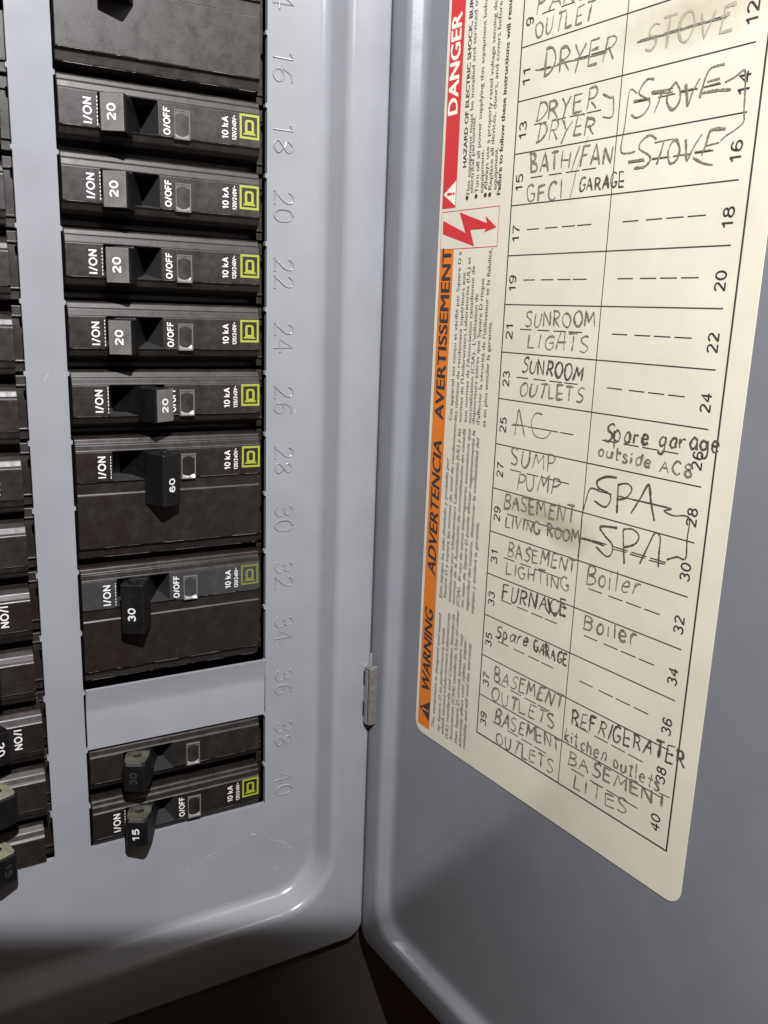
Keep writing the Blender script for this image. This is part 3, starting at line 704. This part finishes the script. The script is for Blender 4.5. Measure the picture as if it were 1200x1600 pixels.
# printed grid: rows of two circuits
RV = lambda i: 241.9545 - 13.3354 * i
mb = MB()
SL, SMID, SE, SB = 53.24, 88.90, 123.57, 126.29
def hline(v, s0, s1, t, z=0.0): rect(mb, s0, v - t / 2, s1, v + t / 2, M_INK, z)
def vline(s, v0, v1, t, z=0.0): rect(mb, s - t / 2, v0, s + t / 2, v1, M_INK, z)
vline(SL, RV(15), 440, .42); vline(SB, RV(15), 440, .45); vline(SMID, RV(15), 440, .26, .006)
hline(RV(15), SL - .2, SB + .22, .42, .003)
for i in range(-12, 15): hline(RV(i), SL, SE, .28, .003)
for i in range(-10, 15):
    vc = RV(i) - 13.3354 / 2
    for s0, s1 in ((60.14, 64.73), (66.97, 71.6), (73.04, 77.74), (78.5, 83.27), (93.23, 98.0), (100.14, 104.85), (105.95, 110.68), (111.72, 116.44)):
        hline(vc, s0, s1, .26, .003)
part('printed_grid', mb, door)
for i in range(-10, 15):
    vc = RV(i) - 13.3354 / 2
    for s, num in ((55.9, 11 + 2 * i), (122.1, 12 + 2 * i)):
        if num < 5: continue
        mb = MB()
        t = str(num)
        wd_ = 2.35 * len(t) - .3
        cap = 2.75
        if num == 26: s -= .4
        clean(mb, t, lambda x, y, dz: Dz(s + cap / 2 - y, vc - wd_ / 2 - .8 + x, .012 + dz), wd_, cap, M_INK, .40)
        part('circuit_number', mb, door)

def handwriting(t, a, b, h, th, dk):
    mb = MB()
    mt = M_FAINT if dk < .5 else (M_PENCIL if dk < .95 else M_PEN)
    th *= 1.15
    wd, st = strokes(t)
    dx, dy = b[0] - a[0], b[1] - a[1]
    l = math.hypot(dx, dy)
    X = (dx / l, dy / l)
    k = l / wd
    slant = random.uniform(-.02, .12)
    ph = random.uniform(0, 6)
    jit = {}
    for n_, (sm_, p, ch) in enumerate(st):
        key_ = int(p[0][0] / .7)
        jx, jy, jh = random.uniform(-.06, .06), random.uniform(-.07, .07), random.uniform(.88, 1.12)
        if key_ not in jit: jit[key_] = (random.uniform(-.16, .16), random.uniform(.78, 1.25))
        pts = []
        pp = []
        for x, y in p:
            yy = y * jh + jy * .4 + random.uniform(-.025, .025); xx = x + jx * .6 + random.uniform(-.02, .02)
            px_ = xx * k + (slant + jit[key_][0]) * yy * h
            pp.append((a[0] + X[0] * px_, a[1] + X[1] * px_ + yy * h + .12 * math.sin(px_ * .6 + ph)))
        if sm_: q = catmull(pp, 7)
        else:
            q = []
            for i in range(len(pp) - 1):
                for j in range(6):
                    f = j / 6
                    q.append((pp[i][0] * (1 - f) + pp[i + 1][0] * f, pp[i][1] * (1 - f) + pp[i + 1][1] * f))
            q.append(pp[-1])
            # slight hand wobble on straight strokes
            wob = random.uniform(-.12, .12)
            m_ = len(q)
            q = [(x + wob * math.sin(math.pi * i / m_ * 1.3), y + wob * .6 * math.sin(math.pi * i / m_)) for i, (x, y) in enumerate(q)]
        ribbon(mb, q, th * random.uniform(.85, 1.1) * jit[key_][1], Dz, mt, .3, .015 + .0015 * n_ % .012)
    return part('handwritten_entry', mb, door)
for hnd in HAND: handwriting(*hnd)
for word, lines, wd in TRACED:
    mb = MB()
    for j, p in enumerate(lines):
        ribbon(mb, catmull(p, 8), wd * random.uniform(.9, 1.1), Dz, M_PEN if word == 'SPA' else M_PENCIL, .28, .016 + .002 * j)
    part('handwritten_entry', mb, door)
for pts, th, dk in STROKES:
    mb = MB()
    ribbon(mb, catmull(pts, 7), th * .9, Dz, M_PEN if dk >= .95 else M_PENCIL, .2, .03)
    part('pencil_mark', mb, door)

# ------------------------------------------------------------------ breakers
def B(x, y, z): return Vector((x * MM, -z * MM, y * MM))     # local: x along, y up, z out
BH = 18.95
SINGLE = [(0.5, -16), (0.5, -8.2), (2.0, -8.0), (2.4, -5.0), (3.1, -2.2), (4.2, -.8), (5.6, -.2), (5.95, .2), (6.25, .5), (15.0, .5), (15.2, .1), (16.9, -.25), (17.15, -.7), (18.45, -1.05), (18.85, -1.7), (18.95, -3), (18.95, -16)]
DOUBLE = [(0.5, -16), (0.5, -8.2), (1.2, -8.0), (1.6, -3.0), (2.4, -1.5), (2.7, -1.3), (4.9, -.9), (5.3, -.25), (5.6, .1), (21.4, .1), (21.7, -.2), (24.9, -.2), (25.15, .2), (25.35, .5), (34.05, .5), (34.25, .1), (35.95, -.25), (36.2, -.7), (37.5, -1.05), (37.9, -1.7), (38.0, -3), (38.0, -16)]
U0, U1, SLA, SLB = -57.35, -2.2, -47.3, -31.6

def body_mesh(kind, pocket=True, mt=None, mt_face=None):
    prof = SINGLE if kind == 1 else DOUBLE
    face = next(i for i in range(len(prof) - 1) if abs(prof[i + 1][0] - prof[i][0] - 8.75) < .2 or abs(prof[i + 1][0] - prof[i][0] - 8.7) < .2)
    us = [U0, SLA, SLB, U1]
    mb = MB()
    mt = mt or M_BODY
    V = [B(u, y, z) for u in us for y, z in prof]
    n = len(prof)
    F, FF = [], []
    for i in range(3):
        for j in range(n - 1):
            if pocket and i == 1 and j == face: continue
            (FF if j == face else F).append((i * n + j, (i + 1) * n + j, (i + 1) * n + j + 1, i * n + j + 1))
        F.append((i * n + n - 1, (i + 1) * n + n - 1, (i + 1) * n, i * n))
    F.append(tuple(range(n))[::-1]); F.append(tuple(3 * n + k for k in range(n)))
    mb.add(V, F, mt)
    mb.add(V, FF, mt_face or mt)
    if pocket:
        y0, y1 = prof[face][0], prof[face + 1][0]
        a = [B(SLA, y0, .5), B(SLB, y0, .5), B(SLB, y1, .5), B(SLA, y1, .5)]
        b = [B(SLA, y0, -9), B(SLB - 2.5, y0 + 1.5, -9), B(SLB - 2.5, y1 - 1.5, -9), B(SLA, y1, -9)]
        mb.add(a + b, [(0, 4, 5, 1), (1, 5, 6, 2), (2, 6, 7, 3), (3, 7, 4, 0), (4, 7, 6, 5)], M_BOX)
    # wider foot that shows as a ledge past both ends
    H = BH if kind == 1 else BH + P_
    y_ = .6
    xs0, xs1 = -63.5, 3.5
    q = [B(x, y, z) for x in (xs0, xs1) for y in (y_, H - .4) for z in (-22, -8.8)]
    mb.add(q, [(0, 1, 3, 2), (4, 6, 7, 5), (0, 4, 5, 1), (2, 3, 7, 6), (0, 2, 6, 4), (1, 5, 7, 3)], mt)
    # moulded ribs on the ledge
    for yy in (3.4, H - 3.4):
        q = [B(x, y, z) for x in (xs0, xs1) for y in (yy - .35, yy + .35) for z in (-9.2, -8.2)]
        mb.add(q, [(0, 1, 3, 2), (4, 6, 7, 5), (0, 4, 5, 1), (2, 3, 7, 6), (0, 2, 6, 4), (1, 5, 7, 3)], mt)
    me = mb.mesh('breaker_body')
    fix_normals(me)
    return me

def lever_frame(on, pole_y, single=True):
    u0 = -39.3 if single else -37.9
    an = R((-25 if on else 28) if single else (-28 if on else 28))
    c, s = math.cos(an), math.sin(an)
    def f(x, y, z):
        z -= 1.85
        return B(u0 + c * x + s * z, pole_y + y, -6.2 - s * x + c * z)
    return f
def blk(mb, f, prof_x, y0, y1, mt, taper=0.0):
    """side outline (x, z) swept between y0 and y1"""
    n = len(prof_x)
    zt = max(z for x, z in prof_x)
    a = [f(x, y0 + taper * (zt - z), z) for x, z in prof_x]; b = [f(x, y1 - taper * (zt - z), z) for x, z in prof_x]
    mb.add(a + b, [(k, (k + 1) % n, n + (k + 1) % n, n + k) for k in range(n)] + [tuple(range(n))[::-1], tuple(n + k for k in range(n))], mt)

def toggle_parts(style, on, kind):
    """returns stem mesh, tip mesh (local to the breaker), face frame"""
    py = 10.6 if kind == 1 else 10.6 + P_
    f = lever_frame(on, 0, kind == 1)
    stem, tip = MB(), MB()
    if style in ('plain', 'dark'):
        blk(stem, f, [(-3.6, -4), (-3.2, 9.6), (3.2, 9.6), (3.6, -4)], py - 4.2, py + 4.2, M_TOGGLE)
        blk(tip, f, [(-3.35, 7.5), (-3.3, 14.9), (-2.95, 15.3), (2.95, 15.3), (3.3, 14.9), (3.5, 7.5)], 4.75, 14.2, M_TOGGLE)
        blk(tip, f, [(-3.0, 15.2), (-2.95, 15.45), (2.95, 15.45), (3.0, 15.2)], 4.9, 14.05, M_TOGGLE if style == 'dark' else M_TIP)
        fr = (4.75 + 14.2) / 2
    elif style == 'wide':
        blk(stem, f, [(-3.6, -4), (-3.2, 9.6), (3.2, 9.6), (3.6, -4)], py - 4.2, py + 4.2, M_TOGGLE)
        blk(tip, f, [(-3.5, 7.5), (-3.4, 15.0), (-3.0, 15.45), (3.0, 15.45), (3.4, 15.0), (3.6, 7.5)], 18.0, 33.4, M_TOGGLE)
        for x in (-.2,):   # moulded nub on the upper end
            P3 = [f(x, 33.0, 12.5), f(x, 34.2, 12.5)]
            tube(tip, P3, 1.5 * MM, M_TOGGLE, 12)
        fr = 24.2
    else:             # older handle with a hole through its top
        blk(stem, f, [(-3.8, -4), (-3.6, 9), (3.6, 9), (3.8, -4)], py - 4.2, py + 4.2, M_TOGGLE)
        mt_top = M_PALETIP if style == 'pale' else M_OLDTIP
        yA, yB = 4.6, 14.4
        out = [(-3.9, 5.5), (-4.1, 12.5), (-3.4, 16.6), (-2.6, 17.4), (2.6, 17.4), (3.4, 16.6), (4.1, 12.5), (3.9, 5.5)]
        n = len(out)
        a = [f(x, yA + .8, z) for x, z in out]; b = [f(x, yB - .8, z) for x, z in out]
        c_ = [f(x * .9, yB, (z - 10) * .93 + 10) for x, z in out]
        tip.add(a + b + c_, [(k, (k + 1) % n, n + (k + 1) % n, n + k) for k in range(n)] + [(n + k, n + (k + 1) % n, 2 * n + (k + 1) % n, 2 * n + k) for k in range(n)], M_TOGGLE)
        # both ends open on a round hole that runs right through
        d_ = [f(x * .9, yA, (z - 10) * .93 + 10) for x, z in out]
        e_ = [f(x, yA + .8, z) for x, z in out]
        tip.add(d_ + e_, [(k, (k + 1) % n, n + (k + 1) % n, n + k) for k in range(n)], M_TOGGLE)
        hc = (0, 12.0); m_ = 16; hr = 1.3
        circ = [(hc[0] + hr * math.cos(2 * math.pi * k / m_), hc[1] + hr * math.sin(2 * math.pi * k / m_)) for k in range(m_)]
        hol = [f(x, yB, z) for x, z in circ]
        low = [f(x, yA, z) for x, z in circ]
        flat = [[Vector((x * .9, (z - 10) * .93 + 10, 0)) for x, z in out], [Vector((x, z, 0)) for x, z in circ]]
        tip.add(c_ + hol, tessellate_polygon(flat), mt_top)
        tip.add(d_ + low, tessellate_polygon(flat), mt_top)
        tip.add(hol + low, [(k, m_ + k, m_ + (k + 1) % m_, (k + 1) % m_) for k in range(m_)], M_BOX)
        fr = 9.4
    return stem, tip, f, fr

_cache = {}
def cached(key, fn):
    if key not in _cache: _cache[key] = fn()
    return _cache[key]

def btext(mb, s, x_base, y0, y1, cap, mt, z, bold=.012):
    """reads upwards; x_base is the foot of the letters (right-hand side)"""
    text(mb, s, B(x_base, y0, z), Vector((0, 0, 1)), Vector((-1, 0, 0)), (y1 - y0), cap, mt, bold)

def stext(mb, s, x_base, y0, y1, cap, mt, z, wid):
    clean(mb, s, lambda x, y, dz: B(x_base - y, y0 + x, z + dz), y1 - y0, cap, mt, wid)

def emblem_mesh(y_off, M_LIME=M_LIME):
    mb = MB()
    z = .54
    x0, x1, y0, y1 = -8.45, -2.6, 8.25 + y_off, 14.85 + y_off
    def rr(a, b, c, d): return [B(a, c, z), B(b, c, z), B(b, d, z), B(a, d, z)]
    t = .62
    ring(mb, rr(x0, x1, y0, y1), rr(x0 + t, x1 - t, y0 + t, y1 - t), M_LIME)
    # letter D lying on its back: stem along the foot, bowl upwards
    cx = (x0 + x1) / 2
    o, q = [], []
    yb, yt = y0 + 1.55, y1 - 1.45
    hw = 1.35; iw = .62; r = .85; ri = .3
    def dshape(h, yb_, yt_, rad):
        pts = [B(cx - h, yb_, z), B(cx + h, yb_, z)]
        for k in range(6):
            a = R(90 * k / 5); pts.append(B(cx + h - rad + rad * math.cos(a), yt_ - rad + rad * math.sin(a), z))
        for k in range(6):
            a = R(90 + 90 * k / 5); pts.append(B(cx - h + rad + rad * math.cos(a), yt_ - rad + rad * math.sin(a), z))
        return pts
    ring(mb, dshape(hw, yb, yt, r), dshape(iw, yb + .65, yt - .6, ri), M_LIME)
    mb.add(rr(cx - hw - .45, cx + hw + .45, yb - .42, yb + .03), [(0, 1, 2, 3)], M_LIME)
    return mb.mesh('maker_emblem')
def marks_mesh(y_off, off_text, fade=False):
    mb = MB()
    z = .54
    stext(mb, 'I/ON', -49.1, 7.15 + y_off, 13.5 + y_off, 2.1, M_WHITE, z, .40)
    if off_text: stext(mb, 'O/OFF', -28.5, 6.9 + y_off, 13.8 + y_off, 1.75, M_WHITE, z, .34)
    stext(mb, '10 kA', -12.0, 7.8 + y_off, 13.6 + y_off, 1.75, M_WHITE, z, .32)
    stext(mb, '120/240V~', -9.6, 7.7 + y_off, 14.2 + y_off, 1.15, M_WHITE, z, .2)
    y = 6.9
    while y < 13.8:
        d_ = random.uniform(.35, .75)
        mb.add([B(-47.75, y + y_off, z), B(-47.55, y + y_off, z), B(-47.55, y + d_ + y_off, z), B(-47.75, y + d_ + y_off, z)], [(0, 1, 2, 3)], M_WHITE)
        y += d_ + random.uniform(.25, .5)
    return mb.mesh('printed_marking')
def wear_glint_lines(kind):
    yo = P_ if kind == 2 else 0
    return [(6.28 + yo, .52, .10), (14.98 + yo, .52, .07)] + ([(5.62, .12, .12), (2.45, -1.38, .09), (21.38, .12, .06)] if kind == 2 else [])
def wear_glint_mesh(kind, i):
    """a painted edge highlight with some wear: one thin strip that swells and fades out along the edge"""
    y, z, wd = wear_glint_lines(kind)[i]
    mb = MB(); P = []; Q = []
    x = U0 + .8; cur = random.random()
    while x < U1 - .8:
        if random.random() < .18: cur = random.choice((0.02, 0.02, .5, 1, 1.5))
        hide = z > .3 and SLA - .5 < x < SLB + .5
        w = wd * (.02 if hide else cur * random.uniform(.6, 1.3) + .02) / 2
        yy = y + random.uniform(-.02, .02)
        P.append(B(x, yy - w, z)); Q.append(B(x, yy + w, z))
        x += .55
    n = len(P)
    mb.add(P + Q, [(k, k + 1, n + k + 1, n + k) for k in range(n - 1)], M_WEAR_GLINT)
    return mb.mesh('worn_edge_glint')
def window_meshes(y_off):
    fr, ln = MB(), MB()
    x0, x1, y0, y1 = -27.45, -22.95, 5.75 + y_off, 13.5 + y_off
    z0, z1 = .2, .95
    def rr(i, z): return [B(x0 + i, y0 + i, z), B(x1 - i, y0 + i, z), B(x1 - i, y1 - i, z), B(x0 + i, y1 - i, z)]
    ring(fr, rr(0, z0), rr(.08, z1), M_LENSFRAME); ring(fr, rr(.08, z1), rr(.32, z1), M_LENSFRAME); ring(fr, rr(.32, z1), rr(.45, z0 + .36), M_LENSFRAME)
    # cupped lens
    nx, ny = 10, 12
    V = []
    for j in range(ny + 1):
        for i in range(nx + 1):
            a, b = i / nx, j / ny
            dome = -1.0 * math.sin(math.pi * b) ** .75 - .3 * math.sin(math.pi * a) 
            V.append(B(x0 + .4 + (x1 - x0 - .8) * a, y0 + .4 + (y1 - y0 - .8) * b, z0 + .9 + dome))
    F = [(j * (nx + 1) + i, j * (nx + 1) + i + 1, (j + 1) * (nx + 1) + i + 1, (j + 1) * (nx + 1) + i) for j in range(ny) for i in range(nx)]
    ln.add(V, F, M_LENS)
    return fr.mesh('window_rim'), ln.mesh('trip_window', True)

def breaker(v0, left, kind, style, on, rating, label, group, gloss=False, marks=True, sheen=False, embossed=False):
    name = 'double_breaker' if kind == 2 else 'circuit_breaker'
    yb = v0 + .9
    if not left: loc = W(0, yb, 0)
    else: loc = W(-128.6 + (1.2 if label.find('third from') >= 0 or label.find('second from') >= 0 else 0), v0 + P_ * kind - .4, 0)
    t = empty(name, loc, label, 'breaker', group)
    t.rotation_euler = (R(random.uniform(-.5, .5)), (math.pi if left else 0) + R(random.uniform(-.22, .22)), R(random.uniform(-.25, .25)))
    t.location.y += random.uniform(-.25, .25) * MM
    mt = M_BODYGLOSS if gloss else M_BODY
    bo = link('breaker_body', cached(('b', kind, gloss, sheen), lambda: body_mesh(kind, True, mt, M_SHEEN if sheen else None)), t)
    bevel(bo, .28 * MM, 2, 28)
    yo = P_ if kind == 2 else 0
    for wi in range(len(wear_glint_lines(kind))):
        link('worn_edge_glint', cached(('x', kind, wi, random.randrange(4)), lambda: wear_glint_mesh(kind, wi)), t)
    def tg():
        s_, t_, f_, fr_ = toggle_parts(style, on, kind)
        a, b = s_.mesh('toggle'), t_.mesh('toggle_tip')
        fix_normals(a); fix_normals(b)
        return a, b, f_, fr_
    a, b, f_, fr_ = cached(('t', kind, style, on), tg)
    to = bevel(link('toggle', a, t), .4 * MM, 2, 30)
    ti = bevel(link('toggle_tip', b, to), .38 * MM, 3, 40)
    if rating:
        def rt():
            mb = MB()
            zt = {'plain': 15.45, 'dark': 15.45, 'wide': 15.45}.get(style, 17.4)
            o_ = f_(.85, fr_, zt + .05)
            X = (f_(0, 1, 0) - f_(0, 0, 0)).normalized(); Y = (f_(-1, 0, 0) - f_(0, 0, 0)).normalized()
            Nv = X.cross(Y)
            clean(mb, rating, lambda x, y, dz: o_ + X * ((x - 2.0) * MM) + Y * (y * MM) + Nv * (dz * MM), 4.0, 2.05, M_BOX if embossed else M_WHITE, .44)
            return mb.mesh('rating_number')
        link('rating_number', cached(('r', kind, style, on, rating, embossed), rt), to)
    if marks:
        pm = link('printed_marking', cached(('m', kind, on), lambda: marks_mesh(yo, True)), t)
        em = link('maker_emblem', cached(('e', kind, sheen), lambda: emblem_mesh(yo, M_LIMEDULL if sheen else M_LIME)), t)
        for q in (pm, em): q.location = B(random.uniform(-.25, .1), random.uniform(-.22, .22), 0)
    fr, ln = cached(('w', kind), lambda: window_meshes(yo))
    wr = link('trip_window', ln, t)
    link('window_rim', fr, wr)
    return t

GR, GL = 'breakers in the right-hand column', 'breakers in the left-hand column'
k = lambda i: i * P_
breaker(k(12), False, 2, 'wide', True, '50', 'double-width black breaker at the top, beside the stamped number 16', GR, gloss=False, marks=True)
for i, txt in ((11, 'black breaker with grey 20 toggle on, beside the stamped number 18'), (10, 'black breaker with grey 20 toggle on, beside the stamped number 20'),
               (9, 'black breaker with grey 20 toggle on, beside the stamped number 22'), (8, 'black breaker with grey 20 toggle on, beside the stamped number 24')):
    breaker(k(i), False, 1, 'plain', True, '20', txt, GR)
breaker(k(7), False, 1, 'plain', False, '20', 'black single breaker with its grey 20 toggle thrown to off, above the 60 breaker', GR)
breaker(k(5), False, 2, 'wide', False, '60', 'double-width brown breaker with black 60 toggle switched off', GR, gloss=True)
breaker(k(3), False, 2, 'wide', True, '30', 'double-width breaker with black 30 toggle on and a grey sheen strip painted on its face', GR, gloss=True, sheen=True)
breaker(k(1), False, 1, 'old', True, '30', 'dusty unmarked breaker with a holed toggle, just below the grey knockout plate', GR, marks=False, embossed=True)
breaker(k(0), False, 1, 'old', True, '15', 'black breaker with holed 15 toggle at the foot of the right column', GR, gloss=True)
LEFT = {0: ('pale', '15', 'bottom breaker of the left column, its pale holed toggle sticking out over the cover edge'), 1: ('pale', None, 'left column breaker with pale holed toggle, second from the bottom'),
        2: ('wide1', '20', 'left column breaker with black 20 toggle, third from the bottom'), 3: ('plain', '20', 'left column breaker across from the lower half of the 30 breaker'),
        4: ('plain', '20', 'left column breaker across from the sheen strip of the 30 breaker'), 5: ('plain', '20', 'left column breaker across from the lower half of the 60 breaker'),
        6: ('plain', '20', 'left column breaker across from the upper half of the 60 breaker'), 7: ('plain', '20', 'left column breaker across from the single breaker switched off'),
        8: ('plain', '20', 'left column breaker level with the stamped number 24'), 9: ('plain', '20', 'left column breaker level with the stamped number 22'),
        10: ('plain', '20', 'left column breaker level with the stamped number 20'), 11: ('plain', '20', 'left column breaker level with the stamped number 18'),
        12: ('plain', '20', 'topmost left column breaker in view, level with the stamped number 16')}
for i, (stl, rt_, lab) in LEFT.items():
    stl = {'plain': 'dark', 'wide1': 'dark'}.get(stl, stl)
    breaker(k(i), True, 1, stl, True, rt_, lab, GL, gloss=i in (2, 4), embossed=stl == 'pale', marks=i in (2, 4, 6))
